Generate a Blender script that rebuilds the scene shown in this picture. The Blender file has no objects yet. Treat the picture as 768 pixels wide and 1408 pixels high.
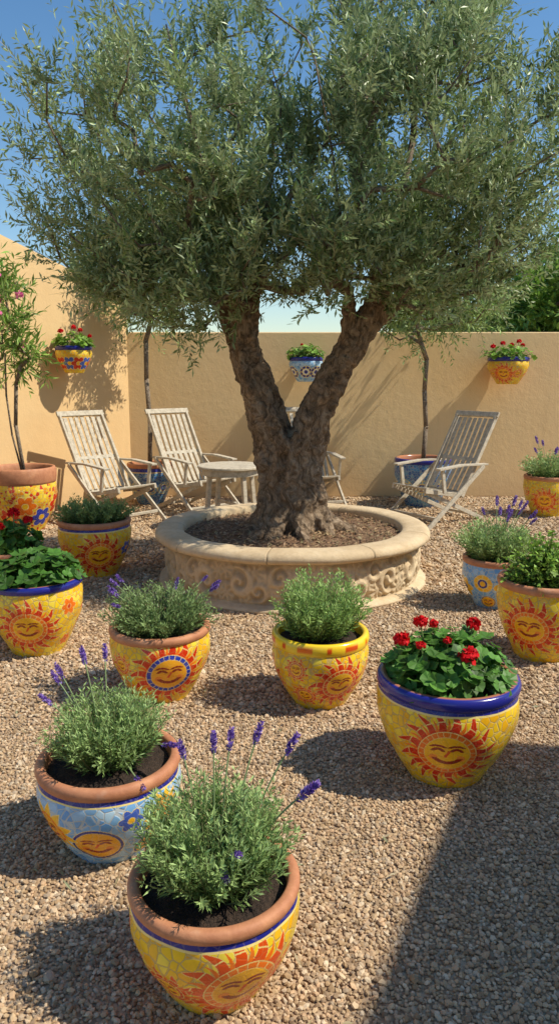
import bpy, math, random
import numpy as np
from mathutils import Vector
rng=np.random.default_rng(11); random.seed(11)
scene=bpy.context.scene
COL=scene.collection
PI=math.pi

# ------------------------------------------------------------------ helpers
class Acc:
    def __init__(s): s.v=[];s.q=[];s.t=[];s.c=[];s.n=0
    def add(s,v,q=None,t=None,c=(1,1,1,1)):
        v=np.asarray(v,float).reshape(-1,3)
        if q is not None and len(q): s.q.append(np.asarray(q,int)+s.n)
        if t is not None and len(t): s.t.append(np.asarray(t,int)+s.n)
        c=np.asarray(c,float)
        if c.ndim==1:
            if len(c)==3: c=np.append(c,1)
            c=np.tile(c,(len(v),1))
        elif c.shape[1]==3: c=np.hstack([c,np.ones((len(c),1))])
        s.v.append(v); s.c.append(c); s.n+=len(v)
def build(name,acc,mat,parent=None,smooth=True,loc=None,color=True):
    v=np.vstack(acc.v)
    q=np.vstack(acc.q) if acc.q else np.zeros((0,4),int)
    t=np.vstack(acc.t) if acc.t else np.zeros((0,3),int)
    me=bpy.data.meshes.new(name)
    me.vertices.add(len(v)); me.vertices.foreach_set("co",v.ravel())
    li=np.concatenate([q.ravel(),t.ravel()]).astype(np.int32)
    me.loops.add(len(li)); me.loops.foreach_set("vertex_index",li)
    ls=np.concatenate([np.arange(len(q))*4, len(q)*4+np.arange(len(t))*3]).astype(np.int32)
    me.polygons.add(len(ls)); me.polygons.foreach_set("loop_start",ls)
    try: me.polygons.foreach_set("loop_total",np.concatenate([np.full(len(q),4),np.full(len(t),3)]).astype(np.int32))
    except Exception: pass
    me.update(calc_edges=True)
    me.polygons.foreach_set("use_smooth",np.full(len(ls),smooth,dtype=bool))
    if color:
        a=me.color_attributes.new("Col",'FLOAT_COLOR','POINT')
        a.data.foreach_set("color",np.vstack(acc.c).astype(np.float32).ravel())
    me.materials.append(mat)
    ob=bpy.data.objects.new(name,me); COL.objects.link(ob)
    if loc is not None: ob.location=loc
    if parent is not None: ob.parent=parent
    return ob
def thing(name,loc,label,category,group=None,rot=0):
    e=bpy.data.objects.new(name,None); COL.objects.link(e)
    e.empty_display_size=.1; e.location=loc; e.rotation_euler=(0,0,rot)
    e["label"]=label; e["category"]=category
    if group: e["group"]=group
    return e
def tube(pts,rad,sides=6):
    pts=np.asarray(pts,float); n=len(pts); rad=np.broadcast_to(rad,(n,))
    tan=np.gradient(pts,axis=0); tan/=np.linalg.norm(tan,axis=1)[:,None]+1e-9
    ref=np.array([1,0,0.]) if abs(tan[0][0])<.8 else np.array([0,1.,0])
    a=np.arange(sides)/sides*2*PI; V=[]
    for i in range(n):
        ref=ref-tan[i]*ref.dot(tan[i]); ref/=np.linalg.norm(ref)+1e-9
        b=np.cross(tan[i],ref)
        V.append(pts[i]+rad[i]*(np.cos(a)[:,None]*ref+np.sin(a)[:,None]*b))
    V=np.vstack(V); Q=[]
    for i in range(n-1):
        for j in range(sides):
            k=(j+1)%sides
            Q.append((i*sides+j,i*sides+k,(i+1)*sides+k,(i+1)*sides+j))
    T=[]
    c0=len(V); V=np.vstack([V,pts[0],pts[-1]])
    for j in range(sides):
        k=(j+1)%sides
        T.append((c0,k,j)); T.append((c0+1,(n-1)*sides+j,(n-1)*sides+k))
    return V,Q,T
def lathe(prof,seg):
    prof=np.asarray(prof,float); n=len(prof)
    a=np.arange(seg)/seg*2*PI
    R=prof[:,0][:,None]; Z=np.repeat(prof[:,1][:,None],seg,1)
    V=np.stack([R*np.cos(a),R*np.sin(a),Z],-1)
    i=np.arange(n-1)[:,None]; j=np.arange(seg)[None]; k=(j+1)%seg
    Q=np.stack([i*seg+j,i*seg+k,(i+1)*seg+k,(i+1)*seg+j],-1).reshape(-1,4)
    return V,Q
def beam(acc,p0,p1,w,h,side=(0,1,0),c=(1,1,1)):
    p0=np.array(p0,float);p1=np.array(p1,float)
    d=p1-p0; d/=np.linalg.norm(d); s=np.array(side,float); s-=d*s.dot(d); s/=np.linalg.norm(s)
    u=np.cross(d,s)
    V=[p+s*a*w/2+u*b*h/2 for p in(p0,p1) for a,b in((-1,-1),(1,-1),(1,1),(-1,1))]
    acc.add(V,[(0,1,2,3),(7,6,5,4),(0,4,5,1),(1,5,6,2),(2,6,7,3),(3,7,4,0)],c=c)
def unit(v): return v/(np.linalg.norm(v,axis=-1,keepdims=True)+1e-9)
def leaves(acc,P,D,L,W,C,nrm=None):
    """narrow diamond leaves, vectorised"""
    P=np.asarray(P);D=unit(np.asarray(D));N=len(P)
    if nrm is None: nrm=rng.normal(size=(N,3))
    S=unit(np.cross(D,nrm)); U=np.cross(S,D)
    L=np.broadcast_to(L,(N,))[:,None]; W=np.broadcast_to(W,(N,))[:,None]
    m=P+D*L*.5+U*L*.04
    V=np.stack([P,m+S*W,P+D*L,m-S*W],1).reshape(-1,3)
    Q=np.arange(N*4).reshape(N,4)
    acc.add(V,Q,c=np.repeat(np.asarray(C),4,axis=0))

# ------------------------------------------------------------------ materials
def newmat(name):
    m=bpy.data.materials.new(name); m.use_nodes=True
    nt=m.node_tree; b=nt.nodes["Principled BSDF"]; return m,nt,b
def N(nt,t,**k):
    n=nt.nodes.new(t)
    for a,b in k.items(): setattr(n,a,b)
    return n
def ramp(nt,fac,stops,const=False):
    r=N(nt,'ShaderNodeValToRGB'); e=r.color_ramp.elements
    while len(e)<len(stops): e.new(.5)
    for i,(p,c) in enumerate(stops): e[i].position=p; e[i].color=(*c,1)
    if const: r.color_ramp.interpolation='CONSTANT'
    nt.links.new(fac,r.inputs[0]); return r.outputs[0]
def mix(nt,fac,a,b,mode='MIX'):
    m=N(nt,'ShaderNodeMix',data_type='RGBA',blend_type=mode)
    for s,v in((0,fac),(6,a),(7,b)):
        if isinstance(v,(int,float)): m.inputs[s].default_value=v
        elif isinstance(v,tuple): m.inputs[s].default_value=(*v,1)
        else: nt.links.new(v,m.inputs[s])
    return m.outputs[2]
def mth(nt,op,a,b=0.,clamp=False):
    m=N(nt,'ShaderNodeMath',operation=op,use_clamp=clamp)
    for s,v in((0,a),(1,b)):
        if isinstance(v,(int,float)): m.inputs[s].default_value=v
        else: nt.links.new(v,m.inputs[s])
    return m.outputs[0]
def noise(nt,vec,scale,detail=3,rough=.6):
    n=N(nt,'ShaderNodeTexNoise'); n.inputs['Scale'].default_value=scale
    n.inputs['Detail'].default_value=detail; n.inputs['Roughness'].default_value=rough
    if vec is not None: nt.links.new(vec,n.inputs['Vector'])
    return n.outputs[0]
def bump(nt,b,h,strength=.5,dist=.01):
    n=N(nt,'ShaderNodeBump'); n.inputs['Strength'].default_value=strength; n.inputs['Distance'].default_value=dist
    nt.links.new(h,n.inputs['Height']); nt.links.new(n.outputs[0],b.inputs['Normal'])
def coords(nt,w='Object'):
    return N(nt,'ShaderNodeTexCoord').outputs[w]
def mapping(nt,vec,sc):
    m=N(nt,'ShaderNodeMapping'); m.inputs['Scale'].default_value=sc; nt.links.new(vec,m.inputs[0]); return m.outputs[0]

def mat_stucco(c1,c2):
    m,nt,b=newmat("stucco"); v=coords(nt)
    n=noise(nt,v,.9,5,.62); n2=noise(nt,v,7,4,.7)
    c=ramp(nt,n,[(.3,c2),(.68,c1)])
    c=mix(nt,mth(nt,'MULTIPLY',n2,.28),c,tuple(x*.72 for x in c1))
    st=noise(nt,mapping(nt,v,(5,5,.45)),1.6,4,.7)
    c=mix(nt,mth(nt,'MULTIPLY',ramp(nt,st,[(.55,(0,0,0)),(.8,(1,1,1))]),.25),c,(c1[0]*.6,c1[1]*.55,c1[2]*.5))
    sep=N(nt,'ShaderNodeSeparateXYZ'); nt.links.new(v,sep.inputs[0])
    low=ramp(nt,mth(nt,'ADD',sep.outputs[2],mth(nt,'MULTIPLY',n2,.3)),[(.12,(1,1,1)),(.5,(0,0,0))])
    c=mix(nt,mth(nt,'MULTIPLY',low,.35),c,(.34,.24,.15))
    nt.links.new(c,b.inputs['Base Color']); b.inputs['Roughness'].default_value=.93
    bump(nt,b,mth(nt,'ADD',noise(nt,v,60,3,.7),mth(nt,'MULTIPLY',noise(nt,v,9,2),1.5)),.35,.007)
    return m
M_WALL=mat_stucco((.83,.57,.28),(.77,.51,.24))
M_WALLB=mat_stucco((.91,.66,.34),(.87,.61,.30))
M_CASTER=mat_stucco((.8,.66,.45),(.74,.6,.4))

def mat_terracotta():
    m,nt,b=newmat("terracotta"); v=coords(nt)
    c=ramp(nt,noise(nt,v,14,4,.7),[(.3,(.42,.16,.075)),(.7,(.60,.27,.13))])
    c=mix(nt,ramp(nt,noise(nt,v,5,4,.8),[(.55,(0,0,0)),(.75,(.5,.5,.5))]),c,(.68,.46,.32))
    nt.links.new(c,b.inputs['Base Color']); b.inputs['Roughness'].default_value=.7
    bump(nt,b,noise(nt,v,90,2),.3,.003); return m
M_TERRA=mat_terracotta()

def mat_attr(name,rough=.6,trans=0,spec=.3,bumps=None,back=None):
    m,nt,b=newmat(name)
    a=N(nt,'ShaderNodeAttribute',attribute_name="Col"); c=a.outputs[0]
    if back:
        g=N(nt,'ShaderNodeNewGeometry'); c=mix(nt,mth(nt,'MULTIPLY',g.outputs['Backfacing'],.6),c,back)
    nt.links.new(c,b.inputs['Base Color']); b.inputs['Roughness'].default_value=rough
    b.inputs['Specular IOR Level'].default_value=spec
    if bumps: bump(nt,b,noise(nt,coords(nt),bumps[0],3,.7),bumps[1],bumps[2])
    if trans:
        t=N(nt,'ShaderNodeBsdfTranslucent'); nt.links.new(c,t.inputs[0])
        s=N(nt,'ShaderNodeMixShader'); s.inputs[0].default_value=trans
        nt.links.new(b.outputs[0],s.inputs[1]); nt.links.new(t.outputs[0],s.inputs[2])
        nt.links.new(s.outputs[0],nt.nodes['Material Output'].inputs[0])
    return m
M_LEAF=mat_attr("leaf",.5,.28,.4)
M_OLIVE=mat_attr("olive_leaf",.40,.25,.45,back=(.42,.51,.29))
M_FLOWER=mat_attr("petal",.6,.25,.2)
M_PEBBLE=mat_attr("pebble",.85,0,.2)
M_GLAZE=mat_attr("glaze",.2,0,.6,bumps=(25,.15,.004))

def mat_mosaic(name,pal,grout=(.58,.42,.15)):
    m,nt,b=newmat(name)
    oi=N(nt,'ShaderNodeObjectInfo'); v0=coords(nt)
    add=N(nt,'ShaderNodeVectorMath',operation='MULTIPLY_ADD')
    comb=N(nt,'ShaderNodeCombineXYZ')
    for i in range(3): nt.links.new(oi.outputs['Random'],comb.inputs[i])
    add.inputs[1].default_value=(37,53,71); nt.links.new(comb.outputs[0],add.inputs[0]); nt.links.new(v0,add.inputs[2])
    v=add.outputs[0]
    SC=33
    vo=N(nt,'ShaderNodeTexVoronoi'); vo.inputs['Scale'].default_value=SC; nt.links.new(v,vo.inputs['Vector'])
    ve=N(nt,'ShaderNodeTexVoronoi',feature='DISTANCE_TO_EDGE'); ve.inputs['Scale'].default_value=SC; nt.links.new(v,ve.inputs['Vector'])
    sep=N(nt,'ShaderNodeSeparateColor'); nt.links.new(vo.outputs['Color'],sep.inputs[0])
    n=len(pal); cell=ramp(nt,sep.outputs[0],[(i/n,p) for i,p in enumerate(pal)],True)
    a=N(nt,'ShaderNodeAttribute',attribute_name="Col")
    al=ramp(nt,a.outputs['Alpha'],[(.45,(0,0,0)),(.55,(1,1,1))])
    cell=mix(nt,.28,cell,ramp(nt,noise(nt,v,45,2),[(.25,(.6,.6,.6)),(.75,(1.1,1.1,1.1))]),'MULTIPLY')
    motif=mix(nt,.22,a.outputs['Color'],ramp(nt,sep.outputs[2],[(0,(.75,.75,.75)),(1,(1.1,1.1,1.1))]),'MULTIPLY')
    col=mix(nt,al,cell,motif)
    gm=ramp(nt,ve.outputs['Distance'],[(.0,(1,1,1)),(.04,(1,1,1)),(.07,(0,0,0))])
    gk=mth(nt,'MULTIPLY',gm,mth(nt,'SUBTRACT',1.,mth(nt,'MULTIPLY',al,.88)))
    col=mix(nt,mth(nt,'MULTIPLY',gk,.85),col,grout)
    nt.links.new(col,b.inputs['Base Color'])
    rg=mth(nt,'ADD',mth(nt,'MULTIPLY',gk,.5),.26); nt.links.new(rg,b.inputs['Roughness'])
    hh=mth(nt,'ADD',mth(nt,'SUBTRACT',1.,gk),mth(nt,'MULTIPLY',sep.outputs[1],.5))
    bump(nt,b,hh,.5,.004); return m
YEL=[(.92,.56,.012),(.95,.65,.022),(.90,.46,.010),(.96,.73,.07),(.94,.60,.012),(.91,.52,.02)]
YEL2=[(.94,.60,.02),(.88,.30,.012),(.95,.68,.05),(.64,.05,.012),(.92,.58,.02),(.93,.45,.015)]
BLU=[(.16,.40,.74),(.26,.52,.80),(.38,.62,.84),(.20,.45,.78),(.50,.72,.86),(.24,.48,.74)]
BLD=[(.03,.12,.36),(.05,.20,.46),(.08,.28,.52),(.04,.14,.38),(.14,.36,.54),(.07,.18,.38)]
M_MY=mat_mosaic("mosaic_yellow",YEL); M_MR=mat_mosaic("mosaic_mixed",YEL2)
M_MB=mat_mosaic("mosaic_blue",BLU,(.58,.60,.56)); M_MD=mat_mosaic("mosaic_dark_blue",BLD,(.4,.42,.42))

def mat_soil():
    m,nt,b=newmat("soil"); v=coords(nt)
    nt.links.new(ramp(nt,noise(nt,v,40,4,.8),[(.3,(.018,.011,.007)),(.7,(.075,.045,.027))]),b.inputs['Base Color'])
    b.inputs['Roughness'].default_value=.95; bump(nt,b,noise(nt,v,70,3,.8),1,.02); return m
M_SOIL=mat_soil()
def mat_stone():
    m,nt,b=newmat("carved_stone"); v=coords(nt)
    c=ramp(nt,noise(nt,v,3,5,.7),[(.3,(.52,.37,.205)),(.5,(.66,.50,.30)),(.72,(.76,.61,.40))])
    c=mix(nt,ramp(nt,noise(nt,v,30,4,.8),[(.5,(0,0,0)),(.8,(.5,.5,.5))]),c,(.36,.25,.14))
    a=N(nt,'ShaderNodeAttribute',attribute_name="Col"); c=mix(nt,1.,c,a.outputs[0],'MULTIPLY')
    nt.links.new(c,b.inputs['Base Color']); b.inputs['Roughness'].default_value=.88
    bump(nt,b,mth(nt,'ADD',noise(nt,v,80,4,.8),noise(nt,v,14,3)),.45,.01); return m
M_STONE=mat_stone()
def mat_bark(name,c1,c2,sc=1.):
    m,nt,b=newmat(name); v=coords(nt)
    wv=N(nt,'ShaderNodeTexNoise'); wv.inputs['Scale'].default_value=5; nt.links.new(v,wv.inputs['Vector'])
    dv=mix(nt,.34,v,wv.outputs['Color'],'ADD')
    s=mapping(nt,dv,(22*sc,22*sc,4.6*sc)); n=noise(nt,s,1.,7,.74)
    n2=noise(nt,v,60*sc,3,.7); big=noise(nt,v,4,3)
    c=ramp(nt,n,[(.36,tuple(x*.35 for x in c1)),(.46,c1),(.66,c2)])
    c=mix(nt,.6,c,ramp(nt,big,[(.3,(.62,.54,.46)),(.7,(1.25,1.2,1.12))]),'MULTIPLY')
    c=mix(nt,.4,c,ramp(nt,n2,[(.3,(.6,.6,.6)),(.7,(1.2,1.2,1.2))]),'MULTIPLY')
    nt.links.new(c,b.inputs['Base Color']); b.inputs['Roughness'].default_value=.95
    bump(nt,b,mth(nt,'ADD',n,mth(nt,'MULTIPLY',n2,.2)),1.,.045/sc); return m
M_BARK=mat_bark("bark",(.23,.155,.09),(.54,.41,.28))
M_TWIG=mat_bark("pale_bark",(.22,.17,.12),(.44,.37,.28),3)
def mat_wood():
    m,nt,b=newmat("weathered_wood"); v=coords(nt)
    n=noise(nt,v,26,4,.75)
    c=ramp(nt,n,[(.25,(.30,.25,.18)),(.5,(.52,.45,.335)),(.75,(.67,.60,.47))])
    nt.links.new(c,b.inputs['Base Color']); b.inputs['Roughness'].default_value=.8
    bump(nt,b,n,.4,.004); return m
M_WOOD=mat_wood()
def mat_ground():
    m,nt,b=newmat("gravel_ground"); v=coords(nt)
    vo=N(nt,'ShaderNodeTexVoronoi'); vo.inputs['Scale'].default_value=70; nt.links.new(v,vo.inputs['Vector'])
    sep=N(nt,'ShaderNodeSeparateColor'); nt.links.new(vo.outputs['Color'],sep.inputs[0])
    c=ramp(nt,sep.outputs[0],[(0,(.22,.14,.08)),(.5,(.38,.26,.15)),(1,(.50,.36,.23))])
    nt.links.new(c,b.inputs['Base Color']); b.inputs['Roughness'].default_value=.9
    return m
M_GROUND=mat_ground()
def mat_plain(name,c,r=.5,met=0):
    m,nt,b=newmat(name)
    nt.links.new(ramp(nt,noise(nt,coords(nt),20,4),[(.3,tuple(x*.75 for x in c)),(.7,c)]),b.inputs['Base Color'])
    b.inputs['Roughness'].default_value=r; b.inputs['Metallic'].default_value=met; return m
M_IRON=mat_plain("dark_iron",(.04,.035,.03),.6,.6)

# ------------------------------------------------------------------ setting
g=Acc(); g.add([(-150,-60,0),(150,-60,0),(150,300,0),(-150,300,0)],[(0,1,2,3)])
o=build("ground",g,M_GROUND,smooth=False); o["kind"]="structure"

PX,PY,PR=.10,5.72,1.06
phi=(1+5**.5)/2
ICO=np.array([(-1,phi,0),(1,phi,0),(-1,-phi,0),(1,-phi,0),(0,-1,phi),(0,1,phi),(0,-1,-phi),(0,1,-phi),(phi,0,-1),(phi,0,1),(-phi,0,-1),(-phi,0,1)])/1.902
ICF=np.array([(0,11,5),(0,5,1),(0,1,7),(0,7,10),(0,10,11),(1,5,9),(5,11,4),(11,10,2),(10,7,6),(7,1,8),(3,9,4),(3,4,2),(3,2,6),(3,6,8),(3,8,9),(4,9,5),(2,4,11),(6,2,10),(8,6,7),(9,8,1)])
def scatter(x0,x1,y0,y1,sp,size):
    nx=int((x1-x0)/sp); ny=int((y1-y0)/sp)
    X,Y=np.meshgrid(np.arange(nx)*sp+x0,np.arange(ny)*sp+y0)
    P=np.stack([X.ravel(),Y.ravel()],1)+rng.uniform(-.55,.55,(nx*ny,2))*sp
    keep=(np.hypot(P[:,0]-PX,P[:,1]-PY)>1.0)&(np.abs(P[:,0])<.62+P[:,1]*.46)&(P[:,1]<9.63)
    keep&=((P[:,0]+1.93)*2.06-(P[:,1]-9.66)*1.27>0.05)
    P=P[keep]; n=len(P)
    s=size*rng.lognormal(0,.24,n)
    sc=np.stack([s*rng.uniform(.95,1.5,n),s*rng.uniform(.7,1.1,n),s*rng.uniform(.5,.85,n)],1)
    V=ICO[None]*(1+rng.uniform(-.26,.18,(n,12,1)))*sc[:,None]
    a=rng.uniform(0,2*PI,n); t=rng.normal(0,.42,n)
    ct,st=np.cos(t)[:,None],np.sin(t)[:,None]; x,y,z=V[...,0],V[...,1],V[...,2]
    x,z=x*ct-z*st,x*st+z*ct
    ca,sa=np.cos(a)[:,None],np.sin(a)[:,None]
    V=np.stack([x*ca-y*sa+P[:,0][:,None],x*sa+y*ca+P[:,1][:,None],z+(s*rng.uniform(.1,.8,n))[:,None]],-1)
    base=np.array([(.62,.46,.29),(.52,.38,.235),(.68,.52,.35),(.42,.29,.17),(.58,.41,.26),(.72,.59,.43),(.50,.39,.28),(.62,.43,.27),(.36,.255,.165)])*np.array((.92,.89,.83))
    c=base[rng.integers(0,9,n)]*rng.uniform(.78,1.12,(n,1))
    F=(ICF[None]+np.arange(n)[:,None,None]*12).reshape(-1,3)
    return V.reshape(-1,3),F,np.repeat(c,12,0)
g=Acc()
for a in((-1.7,1.9,.95,3.2,.0112,.0063),(-2.6,2.6,3.2,5.4,.0155,.0089),(-4.5,4.8,5.4,9.6,.0245,.0138)):
    V,F,C=scatter(*a); g.add(V,t=F,c=C)
o=build("gravel",g,M_PEBBLE,smooth=False); o["kind"]="stuff"; o["label"]="tan and brown angular gravel covering the courtyard floor"

def prism(foot,zs,name,mat,parent=None):
    n=len(foot); V=[(x,y,0) for x,y in foot]+[(x,y,z) for (x,y),z in zip(foot,zs)]
    me=bpy.data.meshes.new(name); me.from_pydata(V,[],[tuple(range(n))[::-1],tuple(range(n,2*n))]+[(i,(i+1)%n,n+(i+1)%n,n+i) for i in range(n)])
    me.materials.append(mat); ob=bpy.data.objects.new(name,me); COL.objects.link(ob)
    b=ob.modifiers.new("b",'BEVEL'); b.width=.012; b.segments=2
    if parent: ob.parent=parent
    return ob
w=prism([(-2.05,9.66),(9,9.66),(9,9.9),(-2.05,9.9)],[2.12]*4,"garden_wall",M_WALLB)
w["label"]="tan stucco garden wall closing the courtyard behind the chairs"; w["category"]="wall"
P0=np.array((-1.93,9.68)); dv=np.array((-1.27,-2.06)); nv=np.array((-.85,.525))*.24
f=[P0,P0+nv,P0+dv+nv,P0+3*dv+nv,P0+3*dv,P0+dv]
w=prism([tuple(p) for p in f],[2.55,2.55,3.15,3.15,3.15,3.15],"garden_wall",M_WALL)
w["label"]="taller sunlit tan stucco wall with a sloping top and a hanging pot"; w["category"]="wall"
SUN=(.80,-.13,1.0)
HH=4.4; hx,hy=.93+SUN[0]*HH,2.97+SUN[1]*HH
h=thing("shadow_caster",(hx,hy,0),"unseen stucco block added to cast shadow on the gravel","shadow_caster")  # out-of-view block, added and placed so its edge shadows the gravel
d1=np.array((-.42,-.907)); d2=np.array((.907,-.42))
f=[(0,0),tuple(d1*9),tuple(d1*9+d2*5),tuple(d2*5)]
prism(f,[HH]*4,"wall",M_CASTER,h)  # sides of the added shadow-casting block
r=prism(f,[.1]*4,"caster_top",M_TERRA,h); r.location=(0,0,HH+.003)

# ------------------------------------------------------------------ stone planter
def planter():
    e=thing("stone_planter",(PX,PY,0),"round carved sandstone planter ring around the olive tree","planter")
    seg=1300; prof=[]
    prof+=[(1.035,0),(1.045,.012),(1.045,.022),(1.02,.034),(.985,.04)]
    zs=np.linspace(.044,.31,54); prof+=[(.970+.012*math.sin((z-.044)/.266*PI),z) for z in zs]
    i0=5; i1=5+54
    prof+=[(.985,.314),(1.0,.319),(1.03,.324),(1.052,.332),(1.066,.346),(1.068,.362),(1.058,.382),(1.035,.397),(1.0,.403),(.90,.403),(.865,.398),(.85,.385),(.845,.36),(.843,.30),(.84,.2)]
    prof=[(a,b*1.05) for a,b in prof]
    V,Q=lathe(prof,seg); a=np.arange(seg)/seg*2*PI
    n=len(prof); D=np.zeros((n,seg))
    zz=(zs-.177)/.133
    A,Zm=np.meshgrid(a,zz)
    K=18; cell=A*K/(2*PI); fi=np.floor(cell); p=(cell-fi-.5)*2*1.35; flip=np.where(fi%2==0,1,-1)
    p=p*flip; q=Zm*flip
    rel=np.full(p.shape,-.8)
    def scroll(cx,cy,R0,turn):
        dx=(p-cx)/R0; dy=(q-cy)/R0; r=np.hypot(dx,dy)+1e-3; th=np.arctan2(dy,dx)
        v=np.cos(th-turn*np.log(r+.15)); return np.where(r<1,np.clip(v*1.8+.35,-.8,1),-.8)
    def frond(cx,cy,R0,k,ph):
        dx=p-cx;dy=q-cy; r=np.hypot(dx,dy); th=np.arctan2(dy,dx)
        return np.where(r<R0,np.clip(np.cos(th*k+ph+r*2)*1.5*(1-r/(R0*1.15))+.5*(r<R0*.3)+.15,-.8,1),-.8)
    for s_ in (scroll(-.30,.05,.84,5.0),scroll(.78,-.38,.58,-5.0),frond(.62,.58,.58,7,0),frond(-1.12,.60,.50,6,1),frond(-1.10,-.55,.55,7,2),frond(.10,-.92,.45,6,0),frond(1.25,.2,.45,6,1.5)):
        rel=np.maximum(rel,s_)
    for _ in range(3):
        rel=(rel+np.roll(rel,1,1)+np.roll(rel,-1,1))/3
        rel[1:-1]=(rel[1:-1]+rel[2:]+rel[:-2])/3
    edge=np.clip((1-np.abs(Zm))*8,0,1)
    D[i0:i1]=rel*.018*edge
    joint=np.zeros(seg)
    for k in range(9):
        dd=np.abs((a-(k*2*PI/9+.35)+PI)%(2*PI)-PI); joint=np.maximum(joint,np.exp(-(dd/.004)**2))
    D[i1+1:i1+12]-=joint*.008
    D[i1+9:]=0
    rr=np.linalg.norm(V[...,:2],axis=-1); nr=rr+D
    V[...,0]*=nr/rr; V[...,1]*=nr/rr
    V[i1+8:i1+11,:,2]-=joint*.008
    V[...,2]+=.003*np.sin(a*3)+.002*np.sin(a*11)
    ring_tone=np.ones((n,seg)); ring_tone[i0:i1]=.70+.30*np.clip(rel*.7+.55,0,1)   # colour goes darker in the recesses of the carving
    ring_tone*=1-.5*joint*(np.arange(n)[:,None]>i1)
    c=np.repeat(ring_tone.reshape(-1,1),3,1); g=Acc(); g.add(V,Q,c=c)
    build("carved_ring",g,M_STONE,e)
    m=40; pr=[(.001+.848*i/m,0) for i in range(m+1)]
    V,Q=lathe(pr,120); R=np.linalg.norm(V[...,:2],axis=-1)
    V[...,2]=.355+.045*np.exp(-(R/.45)**2)+rng.normal(0,.006,R.shape)
    g=Acc(); g.add(V,Q[:, ::-1]); 
    build("soil",g,M_SOIL2,e)
    g=Acc(); k=3200; rr=.83*np.sqrt(rng.uniform(0.05,1,k)); aa=rng.uniform(0,2*PI,k)
    P=np.stack([rr*np.cos(aa),rr*np.sin(aa),.37+.045*np.exp(-(rr/.45)**2)],1)
    dd=np.stack([rng.normal(size=k),rng.normal(size=k),rng.normal(0,.25,k)],1)
    cc=np.array([(.44,.27,.14),(.34,.20,.11),(.55,.38,.20),(.24,.14,.08),(.38,.31,.16)])[rng.integers(0,5,k)]
    leaves(g,P,dd,rng.uniform(.025,.055,k),rng.uniform(.004,.009,k),cc,np.tile((0,0,1.),(k,1))+rng.normal(0,.2,(k,3)))
    o=build("leaf_litter",g,M_LEAF,e,smooth=False); o["kind"]="stuff"
M_SOIL2,nt,b=newmat("dry_soil"); v=coords(nt)
nt.links.new(ramp(nt,noise(nt,v,35,4,.8),[(.3,(.12,.068,.036)),(.7,(.36,.215,.115))]),b.inputs['Base Color']); b.inputs['Roughness'].default_value=.95
bump(nt,b,noise(nt,v,60,3,.8),1,.02)
planter()
g=Acc(); k=700; P=np.stack([rng.normal(-.3,1.5,k),rng.uniform(1.5,8,k),np.full(k,.015)],1)
P=P[(np.hypot(P[:,0]-PX,P[:,1]-PY)>1.12)&(np.abs(P[:,0])<1.9)]; k=len(P)
cc=np.array([(.40,.33,.18),(.30,.22,.12),(.34,.36,.20),(.50,.42,.26)])[rng.integers(0,4,k)]
leaves(g,P,np.stack([rng.normal(size=k),rng.normal(size=k),rng.normal(0,.15,k)],1),rng.uniform(.03,.05,k),.0045,cc,np.tile((0,0,1.),(k,1))+rng.normal(0,.3,(k,3)))
o=build("fallen_leaves",g,M_LEAF,smooth=False); o["kind"]="stuff"; o["label"]="dry olive leaves scattered on the gravel"

# ------------------------------------------------------------------ pots
RED=(.66,.035,.006); ORA=(.90,.18,.008); DOR=(.76,.085,.008); NAV=(.018,.022,.24); SUNY=(.98,.52,.012); TER=(.50,.20,.10); BLR=(.02,.05,.44); BRN=(.30,.02,.006)
GRT=(.92,.72,.25)
def put(C,m,c):
    C[m,:3]=c; C[m,3]=1
def face_feat(C,p,q,r,f0,feat,face):
    for s in(-1,1):
        ex=p-s*.17; ey=q-.08
        put(C,(np.abs(np.hypot(ex,ey+.05)-.11)<.032)&(ey>-.01),feat)
        put(C,(np.abs(np.hypot(ex,ey+.08)-.22)<.024)&(ey>.09),feat)
        put(C,np.hypot(p-s*.25,q+.10)<.08,(.93,.28,.03))
    put(C,(np.abs(p-.03*np.sin(q*20))<.030)&(q<.10)&(q>-.08),DOR)
    put(C,(np.abs(np.hypot(p,q-.06)-.29)<.044)&(q<-.11),feat)
def paint_sun(C,P,Qq,Rm,ring=ORA,ray=RED,ray2=ORA,face=SUNY,nr=13,rays=True,feat=BRN,seed=0):
    p=P/Rm;q=Qq/Rm; r=np.hypot(p,q); th=np.arctan2(q,p)+.05*np.sin(seed+3*np.arctan2(q,p))
    g=.0018/Rm+.004
    f0=.42; f1=.53
    if not rays: f0=.84; f1=.97
    if rays:
        tw=th+.22*np.sin((r-.5)*9)*.35
        f=(tw*nr/(2*PI))%1; tri=np.abs(f-.5)*2
        w1=np.clip((1-r)/(1-f1),0,1)**.9*.74+.02
        long_=(r>f1)&(r<1)&(tri<w1)
        tri2=1-tri; w2=np.clip((.86-r)/(.86-f1),0,1)*.36
        sh=(r>f1)&(r<.86)&(tri2<w2)
        gl=(r>f1)&(r<1.01)&(tri<w1+.05)
        put(C,gl,GRT); put(C,sh,ray2); put(C,long_,ray)
        put(C,long_&(np.abs(r-.74)<g*.7),GRT)
    put(C,(r<f1+g),GRT)
    put(C,(r<f1-g*.2)&(r>f0+g*.4),ring)
    sg=np.abs(((th*nr*1.5/(2*PI))%1)-.5)<.05
    if rays: put(C,sg&(r<f1)&(r>f0),GRT)
    put(C,r<f0-g*.3,face)
    k=1 if rays else .55
    face_feat(C,p*k,q*k,r*k,f0,feat,face)
def paint_flower(C,P,Qq,Rm,c1=(.06,.14,.55),c2=SUNY,n=6):
    r=np.hypot(P,Qq)/Rm; th=np.arctan2(Qq,P)
    rr=.62+.36*np.abs(np.cos(th*n/2))
    put(C,r<rr+.06,GRT); put(C,(r<rr)&(r>.3),c1); put(C,r<.3,GRT); put(C,r<.25,c2)
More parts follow.
